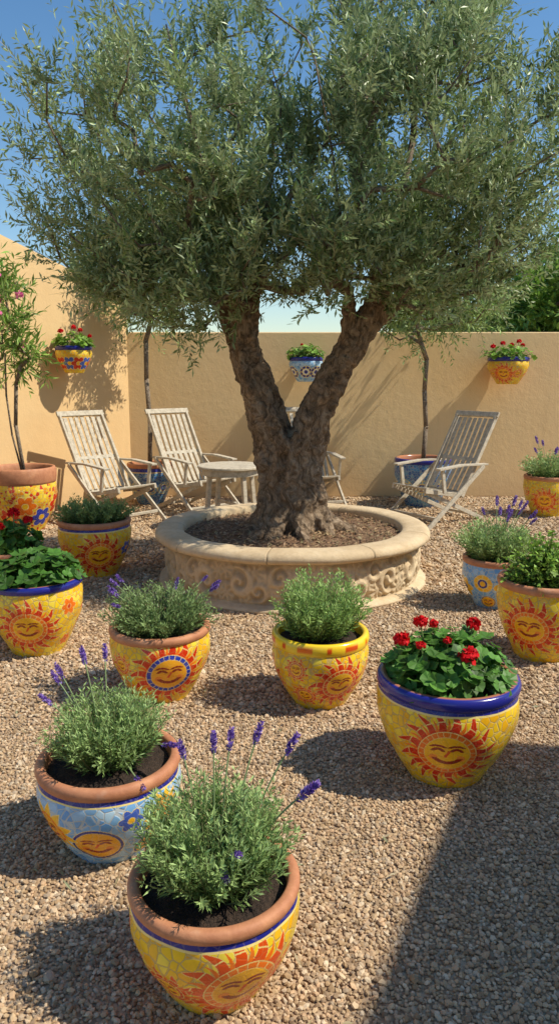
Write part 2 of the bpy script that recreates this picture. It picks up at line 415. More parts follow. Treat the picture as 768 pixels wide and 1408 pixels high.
def paint_star(C,P,Qq,Rm,c1=SUNY,c2=(.95,.42,.012),n=11):
    r=np.hypot(P,Qq)/Rm; th=np.arctan2(Qq,P)
    tri=np.abs(((th*n/(2*PI))%1)-.5)*2
    rr=.60+.40*(1-tri)
    put(C,r<rr+.05,GRT); put(C,(r<rr),c1); put(C,r<.60,ORA); put(C,r<.54,c2)
    face_feat(C,P/Rm*.85,Qq/Rm*.85,r,.5,BRN,c2)
def paint_ring(C,P,Qq,Rm,c1,c2):
    r=np.hypot(P,Qq)/Rm; th=np.arctan2(Qq,P)
    put(C,r<1,GRT)
    put(C,(r<.93)&(r>.6)&(np.abs(((th*8/(2*PI))%1)-.5)<.42),c1)
    put(C,r<.5,c2); put(C,(r<.3),c1)

def pot(name,x,y,D,h,label,mat,motifs,band=None,rim='terra',seg=420,rings=110,base=.55,cat="flower pot",z=0,rimfrac=.10,soil_drop=.14,group="mosaic sun pots in the courtyard"):
    e=thing(name,(x,y,z),label,cat,group)
    R=D/2; tt=np.array([0,.06,.2,.4,.6,.75,.88,1.]); rr=np.array([base,base+.04,base+.15,base+.30,base+.405,1.0,1.005,.97])
    pf=np.polyfit(tt,rr,4); t=np.linspace(0,1,rings); hb=h*(1-rimfrac)
    pr=np.stack([np.polyval(pf,t)*R,t*hb],1); pr[0,0]-=.004; 
    V,Q=lathe(pr,seg); a=np.arange(seg)/seg*2*PI
    s=np.concatenate([[0],np.cumsum(np.hypot(np.diff(pr[:,0]),np.diff(pr[:,1])))])
    C=np.zeros((rings,seg,4)); C[...,:3]=GRT; S=np.repeat(s[:,None],seg,1); A=np.repeat(a[None],rings,0)
    toward=math.atan2(-y,-x)
    for mo in motifs:
        kind,da,tc,sz=mo[:4]; kw=mo[4] if len(mo)>4 else {}
        dA=(A-(toward+da)+PI)%(2*PI)-PI
        P=dA*R*np.clip(.62+.5*t[:,None],0,1); Qq=S-tc*s[-1]
        {'sun':paint_sun,'flower':paint_flower,'ring':paint_ring,'star':paint_star}[kind](C,P,Qq,sz*R,**kw)
    if band:
        C[t>1-band[1]-.02,:,:]=(*GRT,1)
        C[t>1-band[1],:,:]=(*band[0],1)
    dip=.0012*np.sin(A*5+S*30)+.0012*np.sin(A*9-S*50)
    rad=np.linalg.norm(V[...,:2],axis=-1); V[...,0]*=1+dip/rad; V[...,1]*=1+dip/rad
    g=Acc(); g.add(V,Q,c=C.reshape(-1,4))
    g.add(np.vstack([V[0],[[0,0,.002]]]),t=[(seg,(j+1)%seg,j) for j in range(0,seg)],c=(*TER,1))
    build("body",g,mat,e)
    hr=h-hb; k=min(seg,200)
    rp=[(.955,-.03),(.985,.02),(1.0,.15),(1.015,.4),(1.015,.65),(.998,.86),(.975,.97),(.945,1.0),(.905,.98),(.88,.9),(.868,.7),(.86,.3),(.85,-.8),(.84,-1.5)]
    V,Q=lathe([(a_*R,hb+b_*hr) for a_,b_ in rp],k)
    if rim=='terra': build("rim",_acc(V,Q),M_TERRA,e)
    else:
        cc=np.zeros((len(rp),k,3)); an=np.arange(k)/k*2*PI
        if rim=='navy': cc[:]=NAV; cc[7:]=TER
        if rim=='yellow':
            cc[:]=(.95,.64,.03)
            for j in range(13):
                m=np.abs((an-j*2*PI/13+PI)%(2*PI)-PI)<.10*(1+.5*math.sin(j*3))
                cc[3:5,m]=DOR if j%3 else ORA
        g=Acc(); g.add(V,Q,c=cc.reshape(-1,3)); build("rim",g,M_GLAZE,e)
    zs=h*(1-soil_drop); V,Q=lathe([(.001+.865*R*i/12,0) for i in range(13)],48)
    q=np.linalg.norm(V[...,:2],axis=-1); V[...,2]=zs+.02*(1-(q/R)**2)+rng.normal(0,.003,q.shape)
    g=Acc(); g.add(V,Q[:,::-1]); build("soil",g,M_SOIL,e)
    return (x,y,z+zs+.012)
def _acc(V,Q):
    g=Acc(); g.add(V,Q); return g
small=lambda a,t,s=.24:('sun',a,t,s,dict(nr=9,ray=DOR,ring=RED))
def suns(main,t=.52,size=.62,**kw):
    return [('sun',main+k*2*PI/3,t,size,dict(seed=k,**kw)) for k in range(3)]

POS={}
POS['A']=pot("flower_pot",-.166,1.69,.43,.31,"yellow mosaic pot with orange-red smiling suns and terracotta rim",M_MY,
  suns(.32,.52,.76,ray=DOR,ring=ORA,face=(.95,.46,.015))+[small(-.66,.46,.36),small(1.35,.4,.25)],band=(NAV,.05),rim='terra',seg=680,rings=180,rimfrac=.11)
POS['B']=pot("flower_pot",-.567,2.277,.465,.32,"light blue mosaic pot with orange sun faces and terracotta rim",M_MB,
  [('sun',-.24,.44,.35,dict(rays=False,ring=NAV,face=(.96,.44,.012))),('star',-1.02,.58,.42),
   ('flower',.26,.76,.18,dict(c1=(.05,.12,.5))),('star',.80,.70,.34),('sun',2.2,.4,.33,dict(rays=False,ring=NAV)),
   ('star',-1.9,.45,.4),('flower',3.0,.6,.3),('sun',.75,.28,.26,dict(rays=False,ring=NAV))],band=(NAV,.045),rim='terra',seg=640,rings=160,rimfrac=.13)
POS['C']=pot("flower_pot",.66,2.746,.545,.415,"large yellow mosaic pot with red sun faces and glossy navy rim",M_MY,
  suns(.04,.56,.70,ray=RED,ring=ORA,nr=16),band=(NAV,.04),rim='navy',seg=760,rings=200,rimfrac=.12)
POS['D']=pot("flower_pot",.196,3.40,.462,.36,"yellow mosaic pot with red suns and an orange-blotched yellow rim",M_MY,
  suns(.46,.56,.64,ray=RED,ring=DOR)+[small(-.5,.78,.28),small(-.38,.34,.32),small(1.35,.7,.25),small(-1.3,.5,.3)],rim='yellow',rimfrac=.16,seg=600,rings=150)
POS['E']=pot("flower_pot",-.585,3.47,.485,.365,"yellow mosaic pot with a blue-ringed sun and terracotta rim",M_MY,
  suns(.16,.60,.80,ring=BLR,ray=RED,nr=15,face=(.96,.44,.02))+[small(-.88,.7,.27),small(-.92,.33,.25),small(1.25,.6,.22)],rim='terra',seg=600,rings=150,rimfrac=.11)
POS['F']=pot("flower_pot",-1.395,4.086,.523,.435,"yellow mosaic pot with a red sun face and navy rim",M_MY,
  suns(-.22,.53,.70,ray=RED,ring=ORA,nr=15)+[('flower',.72,.78,.2,dict(c1=ORA,c2=RED)),('flower',.85,.25,.16,dict(c1=ORA,c2=RED))],rim='navy',seg=480)
POS['G']=pot("flower_pot",-1.466,5.76,.565,.455,"yellow mosaic pot with a radiant red sun and terracotta rim",M_MY,
  suns(.12,.52,.70,ray=RED,ring=ORA)+[small(-.95,.6,.25),('flower',1.05,.6,.22)],band=(NAV,.05),rim='terra',seg=400,rings=100)
POS['H']=pot("flower_pot",-1.93,5.2,.46,.34,"small terracotta-rimmed mosaic pot holding red geraniums",M_MR,suns(.1,.5,.5),rim='terra',seg=240,rings=60)
POS['I']=pot("flower_pot",-2.62,7.5,.66,.66,"tall mosaic pot of red and yellow flowers with terracotta collar",M_MR,
  [('flower',-.6+k*.62,.35+.25*(k%2),.34,dict(c1=(RED,ORA,BLR,RED)[k%4],c2=SUNY)) for k in range(10)],rim='terra',rimfrac=.24,seg=320,rings=80)
POS['J']=pot("flower_pot",1.475,4.93,.43,.35,"light blue mosaic pot with yellow and orange motifs, terracotta rim",M_MB,
  [('ring',-.35,.66,.3,dict(c1=SUNY,c2=NAV)),('flower',.45,.6,.4,dict(c1=SUNY,c2=ORA)),('sun',-.2,.22,.24,dict(ring=NAV,rays=False)),('flower',.9,.2,.3,dict(c1=(.05,.12,.5))),('flower',-1.2,.5,.35,dict(c1=SUNY,c2=NAV)),
   ('sun',2.2,.5,.5)],rim='terra',seg=340,rings=90,rimfrac=.12)
POS['K']=pot("flower_pot",1.475,3.99,.50,.455,"yellow mosaic pot with a large red sun and terracotta rim",M_MY,
  suns(-.28,.55,.74,ray=RED,ring=ORA,nr=15)+[('flower',.60,.75,.2,dict(c1=(.05,.12,.5))),('flower',.66,.3,.22,dict(c1=ORA,c2=NAV))],rim='terra',seg=480)
POS['L']=pot("flower_pot",3.03,8.29,.525,.47,"yellow mosaic pot with orange sun standing near the wall",M_MY,
  suns(-.1,.5,.64,ray=DOR)+[small(-1,.7,.25),('flower',.95,.5,.25)],rim='terra',seg=240,rings=60)
POS['M']=pot("flower_pot",-1.60,9.1,.55,.52,"deep blue mosaic pot with a young olive beside the wall",M_MD,[('ring',k*.7,.5,.3,dict(c1=(.25,.42,.55),c2=NAV)) for k in range(9)],rim='terra',seg=200,rings=50,band=(NAV,.1))
POS['N']=pot("flower_pot",1.74,8.95,.68,.60,"deep blue mosaic pot with a young olive behind a chair",M_MD,[('ring',k*.7,.5,.3,dict(c1=(.25,.42,.55),c2=NAV)) for k in range(9)],rim='navy',seg=200,rings=50)

# ------------------------------------------------------------------ plants
def bush(pos,R,H,ns,nl,ll=.034,lw=.0028,c1=(.10,.15,.07),c2=(.30,.38,.22),spread=.9,name="lavender_plant",label="",cat="plant",spikes=(),group="potted herbs",bare=.12):
    e=thing(name,pos,label,cat,group); g=Acc()
    a=rng.uniform(0,2*PI,ns); r0=R*.5*np.sqrt(rng.uniform(0,1,ns)); out=rng.uniform(0,1,ns)**.6
    L=H*(1.08-.42*out**2)*rng.uniform(.72,1.2,ns)
    K=nl//2
    tt=np.linspace(bare,1,K)
    A=a+rng.normal(0,.25,ns)
    O=np.stack([np.cos(A),np.sin(A),0*A],1)
    lean=out*spread
    P0=np.stack([r0*np.cos(a),r0*np.sin(a),0*a],1)
    def pt(t):
        h=np.outer(L,t)
        rad=np.outer(lean*R*.95,t**.8)
        return P0[:,None]+O[:,None]*rad[...,None]+np.stack([0*h,0*h,h*(1-.12*np.outer(lean,t))],-1)
    X=pt(tt); T=unit(pt(np.minimum(tt+.02,1.02))-X)
    wob=rng.normal(0,.003,X.shape); X=X+wob
    for side in range(4):
        ref=unit(np.cross(T,rng.normal(size=T.shape)))
        D=T*rng.uniform(.55,1.1,(ns,K,1))+ref*.75
        ln=ll*rng.uniform(.65,1.15,(ns,K))*(1-.35*tt[None]**3)
        m=rng.uniform(0,1,(ns,K))<(.6)
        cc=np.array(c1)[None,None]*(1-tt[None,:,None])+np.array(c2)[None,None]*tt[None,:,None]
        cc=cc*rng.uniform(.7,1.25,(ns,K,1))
        leaves(g,X[m],D[m],ln[m],lw,cc[m])
    t2=np.linspace(0,1,4); S=pt(t2)
    for i in range(0,ns):
        v,q,t=tube(S[i],[.0022,.0018,.0014,.0008],3); g.add(v,q,c=(.22,.25,.11))
    build("foliage",g,M_LEAF,e,smooth=False)
    for (ang,rr,hh,sz) in spikes:
        s=Acc(); b0=np.array([.35*rr*math.cos(ang),.35*rr*math.sin(ang),H*.3]); tip=np.array([rr*math.cos(ang),rr*math.sin(ang),hh])
        mid=(b0+tip)/2+np.array([0,0,abs(hh)*.12]); u=np.linspace(0,1,8)[:,None]
        pts=(1-u)**2*b0+2*u*(1-u)*mid+u*u*tip
        v,q,t=tube(pts,.0012+.09*sz,5); s.add(v,q,c=(.32,.42,.19))
        ax=unit(pts[-1]-pts[-2]); n=int(90); ff=rng.uniform(0,1,n)
        ff=np.round(ff*7)/7+rng.normal(0,.02,n)
        P=tip+ax*(ff[:,None]-.25)*sz*4.6
        ref=unit(np.cross(np.tile(ax,(n,1)),rng.normal(size=(n,3))))
        prof=np.sin(np.clip(ff,0.05,1)*PI*.85+.35)
        cc=np.array([(.22,.11,.46),(.33,.20,.60),(.15,.07,.36),(.42,.30,.68)])[rng.integers(0,4,n)]
        leaves(s,P,ref*.9+ax*.7,sz*(.75+.5*prof),sz*.3,cc)
        build("flower_spike",s,M_FLOWER,e,smooth=False)
    return e
def spk(n,R,h,sz,bias=None,var=.25,spread=2.2):
    out=[]
    for i in range(n):
        a=(bias+random.uniform(-spread,spread)) if bias is not None else random.uniform(0,2*PI)
        out.append((a,R*random.uniform(.5,1.1),h*random.uniform(1-var,1.05),sz*random.uniform(.8,1.2)))
    return out
GA=dict(c1=(.17,.28,.06),c2=(.42,.58,.22))
sA=[(2.4,.11,.31,.0115),(1.6,.06,.34,.0115),(1.2,.10,.33,.012),(.8,.15,.34,.0125),(.35,.20,.33,.013),(-.05,.22,.25,.015),(-1.1,.13,.16,.012),(-1.3,.11,.11,.014)]
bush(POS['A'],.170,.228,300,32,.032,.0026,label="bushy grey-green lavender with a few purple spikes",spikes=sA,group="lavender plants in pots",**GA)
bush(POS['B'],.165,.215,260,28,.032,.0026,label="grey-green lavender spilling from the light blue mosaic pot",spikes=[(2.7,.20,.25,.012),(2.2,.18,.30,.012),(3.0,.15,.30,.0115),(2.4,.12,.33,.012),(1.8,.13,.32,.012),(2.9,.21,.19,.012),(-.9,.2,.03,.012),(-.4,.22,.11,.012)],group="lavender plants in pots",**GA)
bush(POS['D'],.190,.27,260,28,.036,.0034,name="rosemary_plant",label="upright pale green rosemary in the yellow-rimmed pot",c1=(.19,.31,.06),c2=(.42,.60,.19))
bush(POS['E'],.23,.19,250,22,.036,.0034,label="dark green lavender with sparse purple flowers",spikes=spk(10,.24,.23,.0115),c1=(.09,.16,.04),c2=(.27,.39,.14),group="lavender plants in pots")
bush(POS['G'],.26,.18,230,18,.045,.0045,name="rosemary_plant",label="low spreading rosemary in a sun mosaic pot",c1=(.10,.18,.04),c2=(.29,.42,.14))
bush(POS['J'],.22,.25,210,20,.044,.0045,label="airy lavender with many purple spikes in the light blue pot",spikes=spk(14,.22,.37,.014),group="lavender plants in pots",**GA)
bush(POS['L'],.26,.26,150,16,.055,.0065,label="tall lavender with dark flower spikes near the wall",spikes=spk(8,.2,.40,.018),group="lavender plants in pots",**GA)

def round_leaf(g,p,nrm,r,c,lob=5):
    nrm=unit(np.array(nrm)); ref=unit(np.cross(nrm,rng.normal(size=3))); b=np.cross(nrm,ref)
    k=13; a=np.linspace(0.25,2*PI-.25,k); rad=r*(1+.12*np.cos(a*lob)+.06*np.cos(a*11))
    V=[p]+[p+ref*math.cos(x)*q+b*math.sin(x)*q+nrm*r*(.22+.10*math.cos(x*lob)) for x,q in zip(a,rad)]
    T=[(0,i+1,i+2) for i in range(k-1)]
    c=np.array(c); cc=np.vstack([c*.8]+[c*rng.uniform(.9,1.25) for _ in range(k)])
    g.add(V,t=T,c=cc)
def geranium(pos,R,H,nl,heads,label,lr=.036,c=(.09,.22,.03),name="geranium_plant"):
    e=thing(name,pos,label,"plant","geranium plants in pots"); g=Acc()
    for i in range(nl):
        el=math.acos(random.uniform(.0,1)); az=random.uniform(0,2*PI); k=random.uniform(.68,1.06)
        d=np.array([math.sin(el)*math.cos(az)*R,math.sin(el)*math.sin(az)*R,(.15+.85*math.cos(el))*H])*k
        d[2]+=.018*math.sin(az*4+i)
        nrm=np.array([d[0]/R*.7,d[1]/R*.7,d[2]/H+.7])+rng.normal(0,.42,3)
        cc=np.array(c)*rng.uniform(.6,1.6)*(.5+.5*k)
        round_leaf(g,d,nrm,lr*random.uniform(.55,1.2),cc)
        v,q,t=tube([np.array([d[0]*.15,d[1]*.15,0]),d*.6+np.array([0,0,.01]),d],.0018,3); g.add(v,q,c=(.2,.3,.1))
    build("foliage",g,M_LEAF,e,smooth=False)
    for (x,y,z,s) in heads:
        f=Acc(); n=120; d=unit(rng.normal(size=(n,3))); d[:,2]=np.abs(d[:,2])*1.0-.25; d=unit(d)
        P=np.array([x,y,z])+d*s*rng.uniform(.45,.9,(n,1)); 
        cc=np.array([(.72,.006,.012),(.85,.015,.02),(.50,.004,.01)])[rng.integers(0,3,n)]
        leaves(f,P,np.cross(d,rng.normal(size=(n,3)))+d*.3,s*.62,s*.28,cc,d+rng.normal(0,.3,(n,3)))
        v,q,t=tube([(x*.5,y*.5,0),(x*.85,y*.85,z*.6),(x,y,z)],.0032,5); f.add(v,q,c=(.24,.36,.12))
        build("flower_head",f,M_FLOWER,e,smooth=False)
geranium(POS['C'],.235,.19,430,[(-.19,-.04,.19,.030),(-.11,.02,.24,.026),(.04,-.14,.16,.036),(.10,.04,.225,.028),(-.05,.06,.22,.018),(-.02,-.06,.195,.015),(-.13,-.1,.19,.018)],"leafy geranium with bright red flower heads",lr=.031)
geranium(POS['F'],.25,.18,260,[],"dark green leafy geranium without flowers",lr=.042,c=(.07,.18,.025))
geranium(POS['H'],.2,.24,150,[(-.1,-.1,.27,.04),(.05,-.05,.3,.04),(.13,0,.24,.035),(-.02,-.15,.22,.035)],"geranium with dark red flower heads beside the tan wall",lr=.042)

def shrub(pos,R,H,n,c,label,name="herb_plant",ll=.03,lw=.010):
    e=thing(name,pos,label,"plant","potted herbs"); g=Acc()
    ns=n//16
    d=unit(rng.normal(size=(ns,3))); d[:,2]=np.abs(d[:,2])+.15; d=unit(d)
    tip=d*np.array([R,R,H])*rng.uniform(.65,1.2,(ns,1))
    for i in range(ns):
        v,q,t=tube([tip[i]*.05,tip[i]*.6+np.array([0,0,.01]),tip[i]],[.003,.002,.001],3); g.add(v,q,c=(.14,.12,.06))
    f=rng.uniform(.35,1.02,(ns,16,1)); P=(tip[:,None]*f+rng.normal(0,.008,(ns,16,3))).reshape(-1,3)
    D=np.repeat(d,16,0)*.6+rng.normal(0,.7,(ns*16,3))
    cc=np.array(c)*rng.uniform(.5,1.5,(ns*16,1))*(.35+.75*f.reshape(-1,1))
    leaves(g,P,D,ll*rng.uniform(.7,1.2,ns*16),lw,cc,np.array([0,0,1.])+rng.normal(0,.6,(ns*16,3)))
    build("foliage",g,M_LEAF,e,smooth=False)
shrub(POS['K'],.24,.27,3000,(.24,.40,.06),"bright green leafy herb in a yellow sun pot")

def wallpot(x,y,z,D,h,mat,label,motifs,plab,heads,nrm,rim='navy'):
    n=np.array(nrm); c=np.array([x,y])+n*(D/2+.03)
    p=pot("hanging_pot",c[0],c[1],D,h,label,mat,motifs,rim=rim,seg=260,rings=70,base=.5,z=z,cat="hanging pot",group="hanging pots on the walls",rimfrac=.16)
    e=[o for o in COL.objects if o.name.startswith("hanging_pot")][-1]
    g=Acc(); a=np.linspace(0,2*PI,33)
    v,q,t=tube([(D*.46*math.cos(k),D*.46*math.sin(k),h*.80) for k in a],.006,5); g.add(v,q)
    n3=np.array([-n[0],-n[1],0])
    v,q,t=tube([n3*D*.44+np.array([0,0,h*.8]),n3*(D/2+.028)+np.array([0,0,h*.8]),n3*(D/2+.028)+np.array([0,0,h*1.35])],.006,5); g.add(v,q)
    build("bracket",g,M_IRON,bpy.data.objects[e.name],color=False)
    geranium(p,D*.58,.17,170,heads,plab,lr=.032,c=(.20,.35,.045))
hs=[(-.12,-.05,.19,.03),(.0,.05,.24,.028),(.1,-.06,.2,.026),(.19,0,.14,.022)]
s0=-1.93-1.27*.469; 
wallpot(s0,9.66-2.06*.469,1.60,.40,.30,M_MY,"small yellow and navy mosaic pot hung on the side wall",
   [('flower',-.9+k*.6,.45,.42,dict(c1=(.05,.12,.5) if k%2 else RED,c2=SUNY)) for k in range(10)],"green trailing geranium with pink-red blooms",hs,(.85,-.525))
wallpot(2.84,9.66,1.47,.50,.33,M_MY,"yellow sun mosaic pot with navy rim hung on the wall",suns(-.25,.48,.64,ray=DOR)+[small(.6,.5,.3),small(-1,.5,.3)],"green geranium with red blooms in a hung pot",
   [(-.2,0,.16,.03),(-.08,.0,.2,.03),(.1,-.06,.22,.03),(.18,.04,.18,.028),(0,-.1,.18,.025)],(0,-1))
wallpot(.33,9.66,1.50,.42,.30,M_MB,"blue and white mosaic pot hung behind the olive tree",[('ring',k*.75,.5,.38,dict(c1=NAV,c2=(.8,.8,.75))) for k in range(8)],"yellow-green foliage with a small bloom in a hung pot",[(-.05,0,.18,.02)],(0,-1))

# ------------------------------------------------------------------ furniture
def chair(x,y,face,label):
    e=thing("lounge_chair",(x,y,0),label,"chair","weathered slatted wooden lounge chairs",rot=math.atan2(face[1],face[0]))
    def mk(name,fn):
        g=Acc(); fn(g); o=build(name,g,M_WOOD,e,smooth=False,color=False)
        b=o.modifiers.new("b",'BEVEL'); b.width=.004; b.segments=2
    W=.27
    Pb=np.array((-.10,.30)); Pt=np.array((-.60,1.14))
    def back(g):
        for s in(-1,1): beam(g,(Pb[0],s*W,Pb[1]),(Pt[0],s*W,Pt[1]),.030,.045)
        d=(Pt-Pb)/np.linalg.norm(Pt-Pb)
        a=Pb+d*.06; b=Pt-d*.035
        for q in(Pb+d*.05,Pb+d*.45):
            beam(g,(q[0]-.018,-W+.016,q[1]-.012),(q[0]-.018,W-.016,q[1]-.012),.04,.018,(d[0],0,d[1]))
        beam(g,(Pt[0],-W-.03,Pt[1]+.012),(Pt[0],W+.03,Pt[1]+.012),.062,.026,(d[0],0,d[1]))
        for i in range(7):
            yy=-W+.056+i*(2*W-.112)/6
            m=(a+b)/2+np.array((-.02,-.012))
            beam(g,(a[0],yy,a[1]),(m[0],yy,m[1]),.046,.012); beam(g,(m[0],yy,m[1]),(b[0],yy,b[1]),.046,.012)
    mk("backrest",back)
    def seat(g):
        A=np.array((-.16,.30)); B=np.array((.42,.40))
        for s in(-1,1): beam(g,(A[0],s*(W-.034),A[1]),(B[0],s*(W-.034),B[1]),.028,.045)
        for i in range(10):
            t=(i+.5)/10; p=A+(B-A)*t+np.array((0,.031-.02*math.sin(PI*t)))
            beam(g,(p[0],-W+.02,p[1]),(p[0],W-.02,p[1]),.044,.014,(1,0,.17))
    mk("seat",seat)
    for s in(-1,1):
        mk("armrest",lambda g:(beam(g,(-.44,s*(W+.03),.63),(-.05,s*(W+.035),.645),.055,.022),beam(g,(-.05,s*(W+.035),.645),(.32,s*(W+.04),.62),.07,.022),
             beam(g,(.20,s*(W+.034),.37),(.24,s*(W+.034),.62),.024,.04)))
        mk("leg",lambda g:beam(g,(.46,s*(W+.062),0.012),(-.36,s*(W+.062),.62),.024,.045))
        mk("leg",lambda g:beam(g,(-.52,s*(W-.066),0.012),(.38,s*(W-.066),.385),.024,.045))
    mk("crossbar",lambda g:beam(g,(.33,-W-.05,.11),(.33,W+.05,.11),.03,.03,(1,0,0)))
    mk("crossbar",lambda g:beam(g,(-.40,-W+.078,.07),(-.40,W-.078,.07),.03,.03,(1,0,0)))
chair(-1.80,8.0,(.74,-.68),"weathered pale wooden folding lounge chair beside the side wall")
chair(-.96,8.55,(.66,-.75),"weathered pale wooden folding lounge chair next to the round table")
chair(.36,8.85,(.25,-.97),"pale wooden lounge chair mostly hidden behind the olive trunk")
chair(1.70,7.95,(-.82,-.57),"weathered wooden lounge chair in front of the deep blue pot")
def table(x,y):
    e=thing("round_table",(x,y,0),"small round weathered wooden table between two lounge chairs","table")
    H=.67;R=.34; g=Acc()
    V,Q=lathe([(.001,H-.03),(R-.01,H-.03),(R,H-.022),(R,H-.006),(R-.008,H),(.001,H)],64); g.add(V,Q)
    V,Q=lathe([(R-.06,H-.095),(R-.045,H-.095),(R-.045,H-.031),(R-.06,H-.031)],64); g.add(V,Q)
    build("table_top",g,M_WOOD,e,smooth=False,color=False)
    for k in range(4):
        a=k*PI/2+.6; g=Acc(); beam(g,(.30*math.cos(a),.30*math.sin(a),.012),(.24*math.cos(a),.24*math.sin(a),H-.032),.04,.04,(math.cos(a),math.sin(a),0))
        build("leg",g,M_WOOD,e,smooth=False,color=False)
    for a in(.6,.6+PI/2):
        g=Acc(); beam(g,(-.27*math.cos(a),-.27*math.sin(a),.24+.03*(a>1)),(.27*math.cos(a),.27*math.sin(a),.24+.03*(a>1)),.03,.02,(0,0,1))
        build("stretcher",g,M_WOOD,e,smooth=False,color=False)
table(-.50,7.55)

# ------------------------------------------------------------------ olive tree
def grow(limbs,ells,ntar,twk,ll,trunkr,shoot=.32,colors=None,leafn=22,lw=.008,rootw=.0052,seed=3,up=.35,center=None,hole=None,dr=(-.15,.22)):
    r=np.random.default_rng(seed)
    nodes=[];par=[]
    for limb in limbs:
        prev=limb[0]
        pts=np.array(limb[1],float)
        for i,p in enumerate(pts):
            nodes.append(p); par.append(prev if i==0 else len(nodes)-2)
    T=[]
    wts=np.array([e[3]*e[4]*e[5]*(e[6] if len(e)>6 else 1) for e in ells]); wts=wts/wts.sum()
    while len(T)<ntar:
        e=ells[r.choice(len(ells),p=wts)]
        d=r.normal(size=3); d/=np.linalg.norm(d); q=r.uniform(.12,1)**(1/2.4)
        p=np.array(e[:3])+d*q*np.array(e[3:6])
        if hole and hole(p): continue
        T.append(p)
    root=np.array(limbs[0][1][0]); T=sorted(T,key=lambda p:np.linalg.norm(p-root)); ends=[]
    for p in T:
        A=np.array(nodes); dd=np.linalg.norm(A-p,axis=1)+.35*np.maximum(0,A[:,2]-p[2]+.05)*2
        j=int(np.argmin(dd)); a=A[j]; L=np.linalg.norm(p-a); n=max(1,int(L/.16)); pr=j
        bend=r.normal(0,.10*L,3)+np.array([0,0,-.06*L])
        for k in range(1,n+1):
            t=k/n; x=a+(p-a)*t+bend*math.sin(PI*t)+(r.normal(0,.012,3) if k<n else 0)
            nodes.append(x); par.append(pr); pr=len(nodes)-1
        ends.append(pr)
    cnt=np.zeros(len(nodes))
    for e_ in ends: cnt[e_]+=1
    for i in range(len(nodes)-1,-1,-1):
        if par[i]>=0: cnt[par[i]]+=cnt[i]
    rad=rootw*np.sqrt(np.maximum(cnt,1))
    rad=np.minimum(rad,trunkr)
    B=Acc()
    for i in range(len(nodes)):
        if par[i]>=0:
            a=nodes[par[i]];b=nodes[i]
            if np.linalg.norm(a-b)<1e-4: continue
            ra=min(rad[par[i]],rad[i]*1.35)
            v,q,t=tube([a-(b-a)*.04,b+(b-a)*.03],[ra,rad[i]],7 if rad[i]>.02 else 4); B.add(v,q,t)
    G=Acc(); E=np.array([nodes[i] for i in ends]); n=len(E)
    c0=np.array(center) if center is not None else E.mean(0)
    out=unit(E-c0)
    E2=np.repeat(E,twk,0); O2=np.repeat(out,twk,0); M=len(E2)
    D=unit(O2*.50+r.normal(0,.62,(M,3))+np.array([0,0,up]))
    L=shoot*r.uniform(.45,1.35,M)
    S0=E2+r.normal(0,.05,(M,3)); droop=r.uniform(dr[0],dr[1],M)
    def pt(t): 
        return S0[:,None]+D[:,None]*(L[:,None]*t)[...,None]+np.array([0,0,-1.])*((droop*L)[:,None]*t*t)[...,None]
    tt=np.linspace(.06,1,leafn//2)[None]
    X=pt(tt); TT=unit(pt(tt+.03)-X)
    for s in(0,1):
        ref=unit(np.cross(TT,r.normal(size=(M,1,3)))) if s==0 else -ref
        tw=r.normal(0,.35,X.shape)
        DD=TT*r.uniform(.5,1.2,(M,X.shape[1],1))+ref*.8+tw
        k=r.uniform(0,1,X.shape[:2])<.93
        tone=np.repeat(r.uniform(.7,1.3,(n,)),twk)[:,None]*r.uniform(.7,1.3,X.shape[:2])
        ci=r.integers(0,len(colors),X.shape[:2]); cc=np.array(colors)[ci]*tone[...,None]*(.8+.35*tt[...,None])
        leaves(G,X[k],DD[k],(ll*r.uniform(.65,1.2,X.shape[:2]))[k],lw,cc[k],(np.array([0,0,1.])+r.normal(0,.7,X.shape))[k])
    W=Acc(); leaves(W,S0,D,L,.0022,np.tile((.32,.28,.18),(M,1)))
    G.add(W.v[0],W.q[0],c=W.c[0])
    return B,G
OC=[(.22,.31,.10),(.18,.265,.075),(.29,.385,.145),(.14,.21,.05),(.38,.46,.21)]
tree=thing("olive_tree",(0,0,0),"old gnarled olive tree with forked trunk in the carved stone planter","tree")
tree.location=(PX,PY,.35)
def stem(g,pts,rads,sides=28,fl=.10,ph=0,twist=.10):
    pts=np.array(pts,float)
    P=[];Rr=[]
    n=len(pts)
    for i in range(n-1):
        p0=pts[max(i-1,0)];p1=pts[i];p2=pts[i+1];p3=pts[min(i+2,n-1)]
        for k in range(8):
            t=k/8; P.append(.5*((2*p1)+(-p0+p2)*t+(2*p0-5*p1+4*p2-p3)*t*t+(-p0+3*p1-3*p2+p3)*t**3)); Rr.append(rads[i]*(1-t)+rads[i+1]*t)
    P.append(pts[-1]);Rr.append(rads[-1]); P=np.array(P);Rr=np.array(Rr)
    V,Q,T=tube(P,Rr,sides)
    m=len(P)*sides; ang=np.tile(np.arange(sides)/sides*2*PI,len(P)); row=np.repeat(np.arange(len(P)),sides)
    f=1+fl*np.sin(ang*3+row*twist+ph)+fl*.75*np.sin(ang*6-row*.13+ph*2)+fl*.5*np.sin(ang*11+row*.22)+fl*.25*np.sin(row*.5+ph*3+ang)
    C=np.repeat(P,sides,0); V[:m]=C+(V[:m]-C)*f[:,None]
    g.add(V,Q,T)
g=Acc()
L1=[(-.10,-.01,-.06),(-.10,0,.10),(-.10,0,.35),(-.115,.0,.60),(-.17,.0,.84),(-.26,.0,1.08),(-.34,0,1.34),(-.41,-.02,1.62),(-.46,-.04,1.88)]
R1=[(.10,0,-.06),(.09,0,.10),(.085,0,.35),(.085,0,.60),(.13,-.01,.82),(.21,-.02,1.02),(.33,-.04,1.24),(.46,-.05,1.45),(.57,-.06,1.68),(.66,-.07,1.92)]
